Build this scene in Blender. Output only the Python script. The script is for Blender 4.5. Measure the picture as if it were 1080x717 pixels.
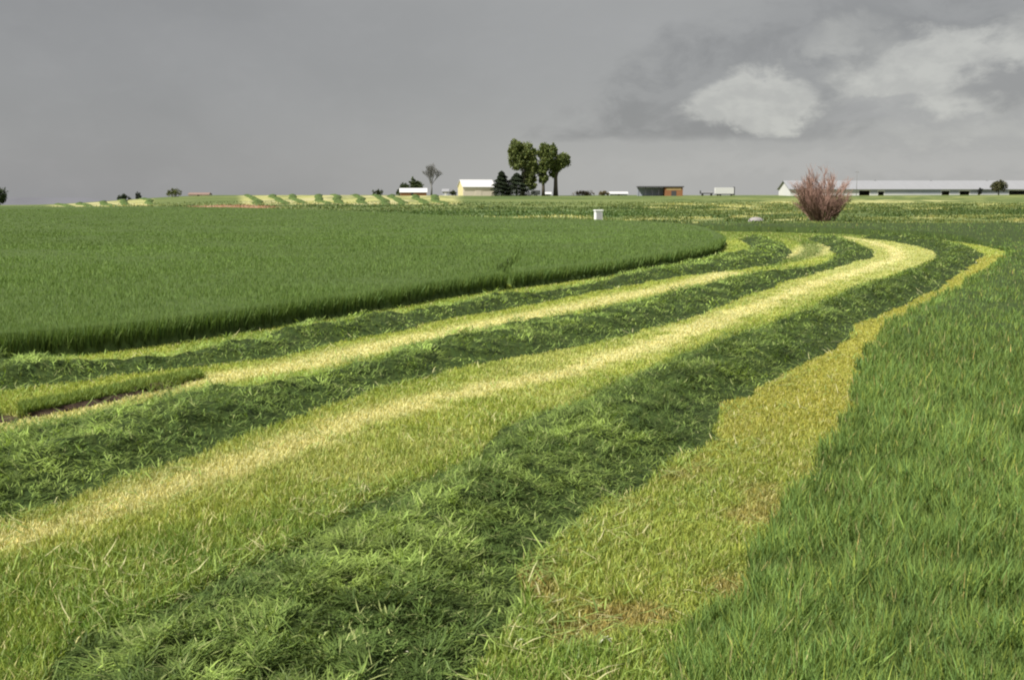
import bpy, math, random
import numpy as np
from mathutils import Vector

# ------------------------------------------------------------------ clearing, camera, world, sun, exposure
for o in list(bpy.data.objects):
    bpy.data.objects.remove(o)
S = bpy.context.scene
COL = S.collection
F = 1160.0                      # focal length in photo pixels (photo 1080 x 717)
CAM_H = 2.5
PITCH = math.atan((358.5 - 208.0) / F)
cd = bpy.data.cameras.new('camera'); cam = bpy.data.objects.new('camera', cd); COL.objects.link(cam)
cd.sensor_width = 36.0; cd.lens = 36.0 * F / 1080.0
cd.clip_start = 0.05; cd.clip_end = 20000
cam.location = (0, 0, CAM_H); cam.rotation_euler = (math.pi / 2 - PITCH, 0, 0)
S.camera = cam

S.render.engine = 'CYCLES'
S.render.resolution_x = 1024; S.render.resolution_y = 679
S.view_settings.view_transform = 'Standard'; S.view_settings.look = 'None'
S.view_settings.gamma = 1.0; S.view_settings.use_curve_mapping = False
S.view_settings.exposure = 0.95
S.cycles.filter_width = 2.1
S.cycles.max_bounces = 5; S.cycles.diffuse_bounces = 3; S.cycles.transmission_bounces = 4

SUN_EL = math.radians(50); SUN_V = Vector((-0.84, -0.54, 0)).normalized() * math.cos(SUN_EL) + Vector((0, 0, math.sin(SUN_EL)))
ld = bpy.data.lights.new('sun', 'SUN'); ld.energy = 4.1; ld.angle = math.radians(1.2); ld.color = (1.0, 0.955, 0.88)
sun = bpy.data.objects.new('sun', ld); COL.objects.link(sun)
sun.rotation_euler = SUN_V.to_track_quat('Z', 'Y').to_euler(); sun.location = (-30, -10, 40)

W = bpy.data.worlds.new('World'); S.world = W; W.use_nodes = True
nt = W.node_tree; nt.nodes.clear()


class NB:
    """small helper for node trees"""
    def __init__(self, nt): self.nt = nt
    def n(self, t, **kw):
        x = self.nt.nodes.new(t)
        for k, v in kw.items(): setattr(x, k, v)
        return x
    def link(self, a, b): self.nt.links.new(a, b)
    def put(self, sock, v):
        if isinstance(v, bpy.types.NodeSocket): self.link(v, sock)
        else: sock.default_value = v
    def m(self, op, a, b=None, c=None, clamp=False):
        x = self.n('ShaderNodeMath', operation=op, use_clamp=clamp)
        self.put(x.inputs[0], a)
        if b is not None: self.put(x.inputs[1], b)
        if c is not None: self.put(x.inputs[2], c)
        return x.outputs[0]
    def ss(self, v, lo, hi):
        x = self.n('ShaderNodeMapRange', interpolation_type='SMOOTHSTEP')
        self.put(x.inputs['Value'], v); self.put(x.inputs['From Min'], lo); self.put(x.inputs['From Max'], hi)
        return x.outputs[0]
    def mix(self, f, a, b, mode='MIX'):
        x = self.n('ShaderNodeMix', data_type='RGBA', blend_type=mode)
        self.put(x.inputs[0], f); self.put(x.inputs[6], a); self.put(x.inputs[7], b)
        return x.outputs[2]
    def noise(self, vec, scale, detail=4, rough=0.55, dist=0.0):
        x = self.n('ShaderNodeTexNoise')
        if vec is not None: self.link(vec, x.inputs['Vector'])
        x.inputs['Scale'].default_value = scale; x.inputs['Detail'].default_value = detail
        x.inputs['Roughness'].default_value = rough; x.inputs['Distortion'].default_value = dist
        return x.outputs['Fac']


def g4(v, r=1.0, g=1.0, b=1.0): return (v * r, v * g, v * b, 1)


B = NB(nt)
sky = B.n('ShaderNodeTexSky', sky_type='NISHITA'); sky.sun_disc = False
sky.sun_elevation = SUN_EL; sky.sun_rotation = math.atan2(SUN_V.x, SUN_V.y)
tc = B.n('ShaderNodeTexCoord')
sx = B.n('ShaderNodeSeparateXYZ'); B.link(tc.outputs['Generated'], sx.inputs[0])
az = B.m('MULTIPLY', B.m('ARCTAN2', sx.outputs[0], sx.outputs[1]), 57.2958)     # degrees, 0 = straight ahead, + right
el = B.m('MULTIPLY', B.m('ARCSINE', sx.outputs[2]), 57.2958)
cv = B.n('ShaderNodeCombineXYZ'); B.link(az, cv.inputs[0]); B.link(B.m('MULTIPLY', el, 1.7), cv.inputs[1])
P = cv.outputs[0]
n1 = B.noise(P, 0.22, 6, 0.6, 0.3)
n2 = B.noise(P, 0.07, 4, 0.5, 0.2)
mp = B.n('ShaderNodeVectorMath', operation='ADD'); B.link(P, mp.inputs[0]); mp.inputs[1].default_value = (31, 17, 5)
n3 = B.noise(mp.outputs[0], 0.28, 6, 0.62, 0.4)
mp2 = B.n('ShaderNodeVectorMath', operation='ADD'); B.link(P, mp2.inputs[0]); mp2.inputs[1].default_value = (-11, 47, 9)
n4 = B.noise(mp2.outputs[0], 0.55, 5, 0.6, 0.2)
waz = B.m('ADD', az, B.m('MULTIPLY', B.m('SUBTRACT', n1, 0.5), 7.0))
wel = B.m('ADD', el, B.m('MULTIPLY', B.m('SUBTRACT', n3, 0.5), 3.6))
wel = B.m('ADD', wel, B.m('MULTIPLY', B.m('SUBTRACT', n4, 0.5), 1.6))


def blob(a0, e0, ra, re, soft=0.35):
    da = B.m('DIVIDE', B.m('SUBTRACT', waz, a0), ra); de = B.m('DIVIDE', B.m('SUBTRACT', wel, e0), re)
    d = B.m('SQRT', B.m('ADD', B.m('MULTIPLY', da, da), B.m('MULTIPLY', de, de)))
    return B.ss(d, 1.0 + soft, 1.0 - soft)


# base storm grey : darker slate on the left, a little lighter and warmer towards the low right
SKY = 1.0
base = B.mix(B.ss(az, -24, 8), g4(1.36, .99, .995, 1.0), g4(1.78, .995, 1.0, .985))
base = B.mix(B.m('MULTIPLY', B.ss(el, 6.5, 0.0), B.ss(az, -16, 6)), base, g4(2.15, 1.0, 1.0, .975))
base = B.mix(B.m('MULTIPLY', B.ss(el, 5.0, 0.0), B.ss(az, -6, -26)), base, g4(1.55, .985, .99, 1.01))
base = B.mix(B.m('MULTIPLY', B.ss(n2, 0.35, 0.7), 0.35), base, g4(2.05))
# dark cloud deck with a flat lower edge on the right
deck = B.m('MULTIPLY', B.ss(B.m('SUBTRACT', waz, B.m('MULTIPLY', wel, 1.5)), -4.9, -0.6), B.ss(B.m('ADD', B.m('MULTIPLY', el, .65), B.m('MULTIPLY', wel, .35)), 2.6, 3.15))
lowright = B.m('MULTIPLY', B.ss(waz, 15.5, 18.0), B.ss(wel, 6.2, 4.6))
deck = B.m('MULTIPLY', deck, B.m('SUBTRACT', 1.0, lowright))
deck = B.m('MULTIPLY', deck, B.ss(el, 14.5, 6.5))
base = B.mix(B.m('MULTIPLY', deck, 0.95), base, B.mix(B.ss(n3, .4, .62), g4(1.36, .995, 1.0, 1.0), g4(1.64, .995, 1.0, .995)))
lightc = B.mix(B.ss(n4, .35, .65), g4(2.40, 1.0, 1.0, .955), g4(2.80, 1.0, 1.0, .94))
k1 = blob(12.3, 4.9, 3.1, 1.6, .24)
base = B.mix(B.m('MULTIPLY', k1, 0.95), base, lightc)
k2 = blob(21.8, 5.8, 5.2, 1.75, .26)
base = B.mix(B.m('MULTIPLY', k2, 0.95), base, lightc)
k3 = blob(26.0, 7.9, 2.4, 1.1, .5)
base = B.mix(B.m('MULTIPLY', k3, 0.75), base, lightc)
k7 = blob(16.2, 7.6, 1.6, 0.7, .7)
base = B.mix(B.m('MULTIPLY', k7, 0.45), base, lightc)
k8 = blob(18.6, 5.0, 1.0, 1.1, .6)
base = B.mix(B.m('MULTIPLY', k8, 0.5), base, lightc)
k9 = blob(22.5, 3.1, 4.0, 0.5, .7)
base = B.mix(B.m('MULTIPLY', k9, 0.4), base, lightc)
k4 = blob(24.2, 5.2, 2.6, 1.0, .45)
base = B.mix(B.m('MULTIPLY', k4, 0.92), base, g4(1.50))
k5 = blob(18.2, 4.3, 2.0, 0.6, .4)
base = B.mix(B.m('MULTIPLY', k5, 0.6), base, g4(1.85))
k6 = blob(18.5, 1.6, 12, 0.6, .6)
base = B.mix(B.m('MULTIPLY', k6, 0.25), base, g4(2.7, 1.0, .99, .96))
base = B.mix(B.m('MULTIPLY', B.m('SUBTRACT', n4, 0.5), 0.15), base, g4(3.0))
behind = B.ss(B.m('ABSOLUTE', az), 60, 120)                 # the sky opens behind the camera, where the sun is
base = B.mix(B.m('MULTIPLY', behind, 0.6), base, g4(3.4, .98, 1.0, 1.02))
allsky = B.mix(0.97, sky.outputs[0], base)
low = B.ss(el, -0.5, -3)
allsky = B.mix(low, allsky, (0.9, 1.1, 0.5, 1))
bg = B.n('ShaderNodeBackground'); B.link(allsky, bg.inputs[0]); bg.inputs[1].default_value = 0.1
wo = B.n('ShaderNodeOutputWorld'); B.link(bg.outputs[0], wo.inputs[0])

# ------------------------------------------------------------------ helpers
rng = np.random.default_rng(7)
random.seed(7)


def ss(x, a, b):
    t = np.clip((x - a) / (b - a), 0, 1); return t * t * (3 - 2 * t)


def vnoise(x, y, seed=0):
    xi = np.floor(x).astype(np.int64); yi = np.floor(y).astype(np.int64)
    fx = x - xi; fy = y - yi; fx = fx * fx * (3 - 2 * fx); fy = fy * fy * (3 - 2 * fy)
    def h(a, b):
        n = (a * 374761393 + b * 668265263 + seed * 974711) & 0xffffffff
        n = ((n ^ (n >> 13)) * 1274126177) & 0xffffffff
        n = (n ^ (n >> 16)) & 0xffffff
        return n / float(0xffffff)
    return (h(xi, yi) * (1 - fx) + h(xi + 1, yi) * fx) * (1 - fy) + (h(xi, yi + 1) * (1 - fx) + h(xi + 1, yi + 1) * fx) * fy


def fbm(x, y, seed=0, o=3):
    s = 0; a = 0.5; t = 0
    for i in range(o):
        s = s + a * vnoise(x * 2 ** i, y * 2 ** i, seed + i * 17); t += a; a *= 0.5
    return s / t


R_K = np.array([0, 120, 180, 250, 320, 420, 600, 900, 4000, 20000.])
Z_R = np.array([0, 0, .15, .60, 1.0, 3.0, 3.35, 2.6, -6, -30.])
Z_L = np.array([0, 0, 0, -.1, -.25, -.6, -1.6, -4.0, -28, -150.])


def terr(x, y):
    r = np.hypot(x, y); u = 540 + F * x / np.maximum(y, 1e-3)
    u = np.where(y <= 0, np.where(x > 0, 2000, -1000), u)
    t = ss(u, 20, 240)
    z = np.interp(r, R_K, Z_L) * (1 - t) + np.interp(r, R_K, Z_R) * t
    z = z + (fbm(x / 60, y / 60, 5, 2) - .5) * 0.9 * ss(r, 240, 420)
    return z


_rs = np.exp(np.linspace(math.log(2.0), math.log(6000), 6000))
SIN, COS = math.sin(PITCH), math.cos(PITCH)


def ray(u, v):
    xc = (u - 540) / F; yc = (358.5 - v) / F
    return xc, COS + yc * SIN, -SIN + yc * COS


def G(u, v, hh=0.0):
    """ground point seen at photo pixel (u, v)"""
    dx, dy, dz = ray(u, v)
    h = math.hypot(dx, dy); dx, dy, dz = dx / h, dy / h, dz / h
    X = dx * _rs; Y = dy * _rs; Z = CAM_H + dz * _rs
    below = Z < terr(X, Y) + hh
    i = int(np.argmax(below)) if below.any() else len(_rs) - 1
    return (X[i], Y[i])


def GP(pts, hh=0.0): return np.array([G(*p, hh) for p in pts])


def chaikin(p, it=2):
    for _ in range(it):
        q = np.roll(p, -1, axis=0)
        p = np.stack([p * .75 + q * .25, p * .25 + q * .75], 1).reshape(-1, 2)
    return p


def at(u, dist):
    dx, dy, _ = ray(u, 208)
    x = dx / dy * dist
    return x, dist, float(terr(np.array([x]), np.array([dist]))[0])


def mesh_obj(name, co, faces_flat, face_sizes, mat, parent=None, col=None, smooth=True):
    me = bpy.data.meshes.new(name)
    co = np.asarray(co, dtype=np.float32)
    me.vertices.add(len(co)); me.vertices.foreach_set('co', co.ravel())
    ff = np.asarray(faces_flat, dtype=np.int32); fs = np.asarray(face_sizes, dtype=np.int32)
    me.loops.add(len(ff)); me.loops.foreach_set('vertex_index', ff)
    me.polygons.add(len(fs))
    st = np.concatenate([[0], np.cumsum(fs)[:-1]]).astype(np.int32)
    me.polygons.foreach_set('loop_start', st)
    me.polygons.foreach_set('use_smooth', np.full(len(fs), bool(smooth)))
    if col is not None:
        a = me.color_attributes.new('Col', 'FLOAT_COLOR', 'POINT')
        c = np.ones((len(co), 4), dtype=np.float32); c[:, :3] = col
        a.data.foreach_set('color', c.ravel())
    me.update(calc_edges=True)
    me.materials.append(mat)
    o = bpy.data.objects.new(name, me); COL.objects.link(o)
    if parent: o.parent = parent
    return o


def tag(o, label=None, cat=None, group=None, kind=None):
    if label: o['label'] = label
    if cat: o['category'] = cat
    if group: o['group'] = group
    if kind: o['kind'] = kind
    return o


def empty(name, loc, rz=0.0):
    o = bpy.data.objects.new(name, None); COL.objects.link(o); o.location = loc; o.rotation_euler = (0, 0, rz)
    o.empty_display_size = 0.3
    return o


class MB:
    """collects polygons into one mesh"""
    def __init__(self): self.v = []; self.f = []
    def box(self, x0, x1, y0, y1, z0, z1):
        b = len(self.v)
        self.v += [(x, y, z) for z in (z0, z1) for y in (y0, y1) for x in (x0, x1)]
        for q in ((0, 2, 3, 1), (4, 5, 7, 6), (0, 1, 5, 4), (2, 6, 7, 3), (0, 4, 6, 2), (1, 3, 7, 5)):
            self.f.append([b + i for i in q])
        return self
    def poly(self, pts):
        b = len(self.v); self.v += [tuple(p) for p in pts]; self.f.append(list(range(b, b + len(pts)))); return self
    def prism(self, prof, x0, x1):
        """profile in (y, z) extruded along x"""
        n = len(prof); b = len(self.v)
        self.v += [(x0, y, z) for y, z in prof] + [(x1, y, z) for y, z in prof]
        self.f.append([b + i for i in range(n)]); self.f.append([b + n + i for i in reversed(range(n))])
        for i in range(n):
            j = (i + 1) % n; self.f.append([b + j, b + i, b + n + i, b + n + j])
        return self
    def tube(self, pts, rad, seg=6):
        pts = [Vector(p) for p in pts]; rings = []
        for i, p in enumerate(pts):
            d = (pts[min(i + 1, len(pts) - 1)] - pts[max(i - 1, 0)]).normalized()
            a = d.orthogonal().normalized(); c = d.cross(a)
            b = len(self.v); rings.append(b); r = rad[i]
            for k in range(seg):
                t = 2 * math.pi * k / seg
                self.v.append(tuple(p + (a * math.cos(t) + c * math.sin(t)) * r))
        for i in range(len(rings) - 1):
            for k in range(seg):
                k2 = (k + 1) % seg
                self.f.append([rings[i] + k, rings[i] + k2, rings[i + 1] + k2, rings[i + 1] + k])
        self.f.append([rings[0] + k for k in reversed(range(seg))]); self.f.append([rings[-1] + k for k in range(seg)])
        return self
    def build(self, name, mat, parent=None, smooth=False, bevel=0):
        ff = [i for f in self.f for i in f]; fs = [len(f) for f in self.f]
        o = mesh_obj(name, self.v, ff, fs, mat, parent, None, smooth)
        if bevel:
            md = o.modifiers.new('bevel', 'BEVEL'); md.width = bevel; md.segments = 2
        return o


# ------------------------------------------------------------------ materials
def mat_new(name):
    m = bpy.data.materials.new(name); m.use_nodes = True; m.node_tree.nodes.clear()
    return m, NB(m.node_tree)


def blade_mat(name, transl=0.32, spec=0.25, rough=0.5, scale=(0.9, 1.1), nscale=6.0):
    m, b = mat_new(name)
    a = b.n('ShaderNodeAttribute'); a.attribute_name = 'Col'
    geo = b.n('ShaderNodeNewGeometry')
    nz = b.noise(geo.outputs['Position'], nscale, 3)
    c = b.mix(1.0, a.outputs['Color'], b.mix(nz, g4(0.78), g4(1.22)), 'MULTIPLY')
    p = b.n('ShaderNodeBsdfPrincipled'); b.link(c, p.inputs['Base Color'])
    p.inputs['Roughness'].default_value = rough; p.inputs['Specular IOR Level'].default_value = spec
    t = b.n('ShaderNodeBsdfTranslucent'); b.link(b.mix(1.0, c, (1.15, 1.2, 0.55, 1), 'MULTIPLY'), t.inputs[0])
    mx = b.n('ShaderNodeMixShader'); mx.inputs[0].default_value = transl
    b.link(p.outputs[0], mx.inputs[1]); b.link(t.outputs[0], mx.inputs[2])
    o = b.n('ShaderNodeOutputMaterial'); b.link(mx.outputs[0], o.inputs[0])
    return m


def plain_mat(name, col, rough=0.7, var=0.12, nscale=3.0, metallic=0.0, stretch=(1, 1, 1), spec=0.3, dirt=None):
    m, b = mat_new(name)
    tcn = b.n('ShaderNodeTexCoord'); mpn = b.n('ShaderNodeMapping'); mpn.inputs['Scale'].default_value = stretch
    b.link(tcn.outputs['Object'], mpn.inputs[0])
    nz = b.noise(mpn.outputs[0], nscale, 5, 0.6)
    c = b.mix(nz, g4(1 - var * 1.6), g4(1 + var))
    c = b.mix(1.0, (*col, 1), c, 'MULTIPLY')
    if dirt: c = b.mix(b.ss(nz, 0.55, 0.72), c, (*dirt, 1))
    p = b.n('ShaderNodeBsdfPrincipled'); b.link(c, p.inputs['Base Color'])
    p.inputs['Roughness'].default_value = rough; p.inputs['Metallic'].default_value = metallic
    p.inputs['Specular IOR Level'].default_value = spec
    bp = b.n('ShaderNodeBump'); bp.inputs['Strength'].default_value = 0.3; bp.inputs['Distance'].default_value = 0.02
    b.link(nz, bp.inputs['Height']); b.link(bp.outputs[0], p.inputs['Normal'])
    o = b.n('ShaderNodeOutputMaterial'); b.link(p.outputs[0], o.inputs[0])
    return m


def soil_mat(name, bump=0.04, nscale=9.0):
    m, b = mat_new(name)
    a = b.n('ShaderNodeAttribute'); a.attribute_name = 'Col'
    geo = b.n('ShaderNodeNewGeometry')
    nz = b.noise(geo.outputs['Position'], nscale, 6, 0.65)
    nb = b.noise(geo.outputs['Position'], 0.35, 4, 0.6)
    c = b.mix(1.0, a.outputs['Color'], b.mix(b.ss(nz, .25, .75), g4(0.72), g4(1.28)), 'MULTIPLY')
    c = b.mix(1.0, c, b.mix(b.ss(nb, .3, .7), g4(0.88), g4(1.12)), 'MULTIPLY')
    p = b.n('ShaderNodeBsdfPrincipled'); b.link(c, p.inputs['Base Color'])
    p.inputs['Roughness'].default_value = 0.85; p.inputs['Specular IOR Level'].default_value = 0.15
    bp = b.n('ShaderNodeBump'); bp.inputs['Strength'].default_value = 0.8; bp.inputs['Distance'].default_value = bump
    b.link(nz, bp.inputs['Height']); b.link(bp.outputs[0], p.inputs['Normal'])
    o = b.n('ShaderNodeOutputMaterial'); b.link(p.outputs[0], o.inputs[0])
    return m


M_ground = soil_mat('ground_soil')
M_mound = soil_mat('hay_bed', 0.06, 14.0)
M_canopy = soil_mat('crop_bed', 0.08, 7.0)
M_crop = blade_mat('crop_blades', 0.25, 0.15, 0.6)
M_hay = blade_mat('hay_blades', 0.32, 0.15, 0.55)
M_stub = blade_mat('stubble_blades', 0.25)
M_leaf = blade_mat('tree_leaves', 0.2, 0.2, 0.6, nscale=0.6)
M_bark = plain_mat('bark', (0.10, 0.085, 0.065), 0.9, 0.3, 2.0, stretch=(3, 3, .6))
M_greybark = plain_mat('grey_bark', (0.17, 0.17, 0.165), 0.9, 0.25, 2.0)
M_redtwig = plain_mat('red_twig', (0.26, 0.155, 0.12), 0.8, 0.35, 1.2)
M_white = plain_mat('white_sheet_metal', (0.55, 0.55, 0.545), 0.5, 0.06, 0.8, stretch=(.3, .3, 2))
M_whiteroof = plain_mat('white_roof_sheet', (0.25, 0.255, 0.27), 0.45, 0.06, 0.25, stretch=(3, .3, 1))
M_bluegrey = plain_mat('pale_blue_grey_cladding', (0.34, 0.36, 0.42), 0.6, 0.12, 0.3)
M_cream = plain_mat('cream_boards', (0.74, 0.65, 0.55), 0.7, 0.08, 0.7)
M_yellow = plain_mat('yellow_boards', (0.52, 0.47, 0.26), 0.7, 0.1, 0.7)
M_dark = plain_mat('dark_interior', (0.03, 0.03, 0.035), 0.8, 0.2, 1)
M_roofdark = plain_mat('dark_roof', (0.06, 0.06, 0.065), 0.7, 0.2, 1)
M_rust = plain_mat('rust_brown_boards', (0.26, 0.12, 0.055), 0.8, 0.2, 1)
M_ply = plain_mat('tan_boards', (0.42, 0.30, 0.14), 0.8, 0.2, 1)
M_plastic = plain_mat('white_plastic', (0.74, 0.75, 0.76), 0.45, 0.05, 3)
M_greyplastic = plain_mat('grey_plastic', (0.36, 0.36, 0.38), 0.6, 0.08, 3)
M_stone = plain_mat('pale_stone', (0.27, 0.25, 0.25), 0.85, 0.25, 4)
M_earth = plain_mat('brown_earth', (0.16, 0.11, 0.07), 0.9, 0.3, .5)
M_rubber = plain_mat('black_rubber', (0.02, 0.02, 0.02), 0.8, 0.1, 3)
M_hill = plain_mat('distant_hills', (0.12, 0.123, 0.14), 0.9, 0.15, .003)

# ------------------------------------------------------------------ field layout (traced outlines dropped on the terrain)
# c_h : foot of the standing crop on the left
c_h = [(-420, 425), (-250, 408), (0, 379), (100, 371), (200, 357), (300, 341), (360, 333), (430, 320), (500, 308), (560, 301),
       (640, 290), (720, 276), (755, 268), (764, 261), (764, 255)]
H_back = [(750, 247.5), (726, 242), (690, 239), (640, 237), (560, 235), (500, 233), (400, 227), (300, 222.5), (150, 220.5), (0, 219.5), (-250, 219), (-420, 219)]
H_poly = np.vstack([GP(c_h, .05), GP(H_back)])
TRAIL = GP([(540, 308), (530, 299), (541, 288), (549, 280), (543, 274), (520, 267), (498, 263)])

w3_up = [(-420, 428), (-250, 411), (0, 384), (110, 382), (150, 382), (200, 372), (290, 354), (330, 345), (360, 341), (455, 327), (500, 315), (560, 312), (600, 303), (640, 294), (720, 279),
         (757, 270), (780, 268), (792, 263), (790, 257), (776, 251)]
w3_lo = [(815, 251.5), (836, 262), (832, 271), (822, 278), (780, 285), (720, 291), (640, 305), (560, 323), (480, 335), (420, 350), (360, 362), (300, 381), (200, 388),
         (100, 401), (0, 416), (-250, 448), (-420, 470)]
W3_poly = np.vstack([GP(w3_up, .03), GP(w3_lo)])
w2_up = [(-420, 520), (-250, 493), (0, 457), (60, 443), (110, 433), (160, 421), (200, 406), (230, 405), (250, 411), (300, 398), (360, 385), (440, 362), (510, 344), (593, 335), (637, 323), (720, 305),
         (767, 292), (820, 287), (860, 279), (880, 272), (883, 265), (868, 256), (845, 250)]
w2_lo = [(878, 250), (905, 257), (924, 265), (922, 271), (905, 276), (853, 290), (787, 311), (720, 340), (640, 361), (540, 377), (460, 395), (360, 422), (270, 453), (215, 480),
         (160, 495), (110, 512), (60, 535), (0, 553), (-250, 640), (-420, 700)]
W2_poly = np.vstack([GP(w2_up, .07), GP(w2_lo)])
w1_up = [(-420, 1000), (0, 770), (60, 700), (130, 650), (190, 620), (270, 588), (360, 542), (420, 512), (480, 487), (557, 443), (627, 407), (720, 369), (787, 347), (843, 327), (880, 310),
         (920, 297), (960, 282), (988, 273), (989, 265), (968, 258), (935, 252), (900, 249)]
w1_lo = [(945, 250.5), (1000, 257), (1026, 262), (1037, 269), (1030, 277), (997, 298), (980, 310), (933, 330), (907, 343), (900, 353), (872, 376), (837, 392), (800, 411), (765, 428),
         (757, 445), (760, 465), (700, 487), (690, 508), (640, 528), (600, 552), (560, 588), (538, 612), (530, 650), (500, 690), (470, 730), (430, 900), (380, 1200)]
W1_poly = np.vstack([GP(w1_up, .09), GP(w1_lo)])
ridge_poly = np.vstack([GP([(-250, 486), (0, 448), (22, 444), (30, 443), (60, 438), (110, 427), (160, 414), (205, 402)]), GP([(195, 399), (150, 405), (80, 421), (30, 433), (0, 437), (-250, 470)], .06)])
a_left = [(640, 1000), (690, 760), (703, 717), (728, 690), (780, 622), (815, 570), (843, 520), (880, 470), (893, 440), (903, 410), (913, 376), (937, 345), (980, 323), (1020, 299),
          (1052, 279), (1064, 269), (1052, 262), (1010, 255), (960, 250.5), (900, 247.5), (830, 245.5), (760, 244), (700, 243.5)]
A_poly = GP(a_left + [(690, 241), (800, 240.5), (1080, 240), (1500, 240), (1500, 1000)])
rut_poly = GP([(-60, 452), (18, 447), (20, 442), (30, 443), (60, 437), (110, 427), (158, 415), (162, 411.5), (110, 420), (60, 430), (32, 436), (18, 440), (0, 441), (-60, 446)])
H_poly, W1_poly, W2_poly, W3_poly, A_poly = [chaikin(p) for p in (H_poly, W1_poly, W2_poly, W3_poly, A_poly)]
S2_mid = GP([(-250, 640), (0, 580), (60, 560), (130, 534), (200, 506), (300, 475), (360, 450), (450, 425), (540, 404), (640, 380), (720, 352), (800, 322), (853, 302), (910, 285), (945, 272), (945, 264), (920, 255), (890, 250)])
S2_poly = GP([(-250, 650), (0, 556), (110, 512), (215, 480), (360, 422), (540, 377), (720, 340), (853, 290), (924, 270), (905, 257), (880, 250), (935, 252), (988, 265), (988, 273),
              (880, 310), (720, 369), (557, 443), (420, 508), (300, 540), (200, 555), (100, 580), (0, 605), (-250, 720)])
S3_mid = GP([(-250, 500), (0, 452), (80, 432), (160, 413), (240, 398), (300, 389), (360, 376), (440, 357), (520, 341), (600, 325), (660, 312), (720, 300), (770, 288)])
S3_g = GP([(838, 251.5), (852, 256), (860, 262), (852, 269), (838, 274), (800, 281)])
S3_b = GP([(835, 272), (850, 268), (862, 262), (866, 258)])
S1_poly = GP([(540, 612), (600, 552), (690, 508), (760, 465), (765, 428), (900, 353), (907, 343), (997, 298), (1037, 269), (1064, 268), (937, 345), (913, 376), (893, 440), (843, 520), (780, 622), (740, 670), (560, 700)])

PALE = [(708, 233, 34, 1.4), (765, 231, 26, 1.2), (785, 218, 26, 1.4), (752, 222, 22, .8), (800, 222, 14, 1.0), (828, 226, 16, 1.8), (822, 214, 16, 1.6),
        (905, 214, 13, 2.4), (935, 213, 18, 1.8), (884, 221, 16, 1.6), (985, 212, 26, .9), (1002, 230, 10, 1.2), (1070, 234, 14, 1.0), (842, 232, 18, 1.4),
        (745, 238, 26, 2.2), (720, 216, 26, .8), (655, 234.3, 30, .8), (560, 230.3, 60, .7), (700, 220, 18, .7), (962, 221, 12, 1.2), (1040, 216, 14, 1), (193, 223.5, 6, 1.2)]
PALE_W = []
for (u, v, ru, rv) in PALE:
    c = np.array(G(u, v)); a = np.array(G(u + ru, v)) - c; b_ = (np.array(G(u, v - rv)) - np.array(G(u, v + rv))) / 2
    PALE_W.append((c, a, b_))
BROWN = []
for (u, v, ru, rv) in [(245, 218.5, 46, 1.8), (215, 219.5, 20, 1.4)]:
    c = np.array(G(u, v)); a = np.array(G(u + ru, v)) - c; b_ = (np.array(G(u, v - rv)) - np.array(G(u, v + rv))) / 2
    BROWN.append((c, a, b_))


def inside(poly, x, y):
    res = np.zeros(len(x), dtype=bool)
    bx = (x > poly[:, 0].min()) & (x < poly[:, 0].max()) & (y > poly[:, 1].min()) & (y < poly[:, 1].max())
    idx = np.nonzero(bx)[0]; xx = x[idx]; yy = y[idx]; c = np.zeros(len(idx), dtype=bool)
    n = len(poly)
    for i in range(n):
        x1, y1 = poly[i]; x2, y2 = poly[(i + 1) % n]
        if y1 == y2: continue
        cond = ((y1 > yy) != (y2 > yy)) & (xx < (x2 - x1) * (yy - y1) / (y2 - y1) + x1)
        c ^= cond
    res[idx] = c
    return res


def edge_dist(poly, x, y, closed=True):
    d = np.full(len(x), 1e9); n = len(poly)
    for i in range(n if closed else n - 1):
        a = poly[i]; b = poly[(i + 1) % n]; e = b - a; L = (e ** 2).sum()
        if L < 1e-9: continue
        t = np.clip(((x - a[0]) * e[0] + (y - a[1]) * e[1]) / L, 0, 1)
        d = np.minimum(d, (x - a[0] - t * e[0]) ** 2 + (y - a[1] - t * e[1]) ** 2)
    return np.sqrt(d)


def warp(x, y, amp=1.0):
    wx = (fbm(x / 0.8, y / 0.8, 11, 3) - .5) * 0.42 * amp + (fbm(x / 3, y / 3, 23, 2) - .5) * 0.25 * amp
    wy = (fbm(x / 0.8, y / 0.8, 31, 3) - .5) * 0.42 * amp + (fbm(x / 3, y / 3, 43, 2) - .5) * 0.25 * amp
    return x + wx, y + wy


Z_STUB, Z_H, Z_W1, Z_W2, Z_W3, Z_RIDGE, Z_A = 0, 1, 2, 3, 4, 5, 6
POLY = {Z_H: H_poly, Z_W1: W1_poly, Z_W2: W2_poly, Z_W3: W3_poly, Z_RIDGE: ridge_poly, Z_A: A_poly}


def zones(x, y):
    wx, wy = warp(x, y)
    z = np.zeros(len(x), dtype=np.int8)
    for k in (Z_A, Z_W1, Z_W2, Z_W3, Z_RIDGE):
        z[inside(POLY[k], wx, wy)] = k
    z[inside(rut_poly, x, y)] = 7
    hx, hy = warp(x, y, 0.5)
    h = inside(H_poly, hx, hy)
    h &= edge_dist(TRAIL, x, y, False) > 0.05 + 0.14 * vnoise(x, y, 3)
    z[h] = Z_H
    z[(y < 2) & (z != Z_A)] = 0
    return z


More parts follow.
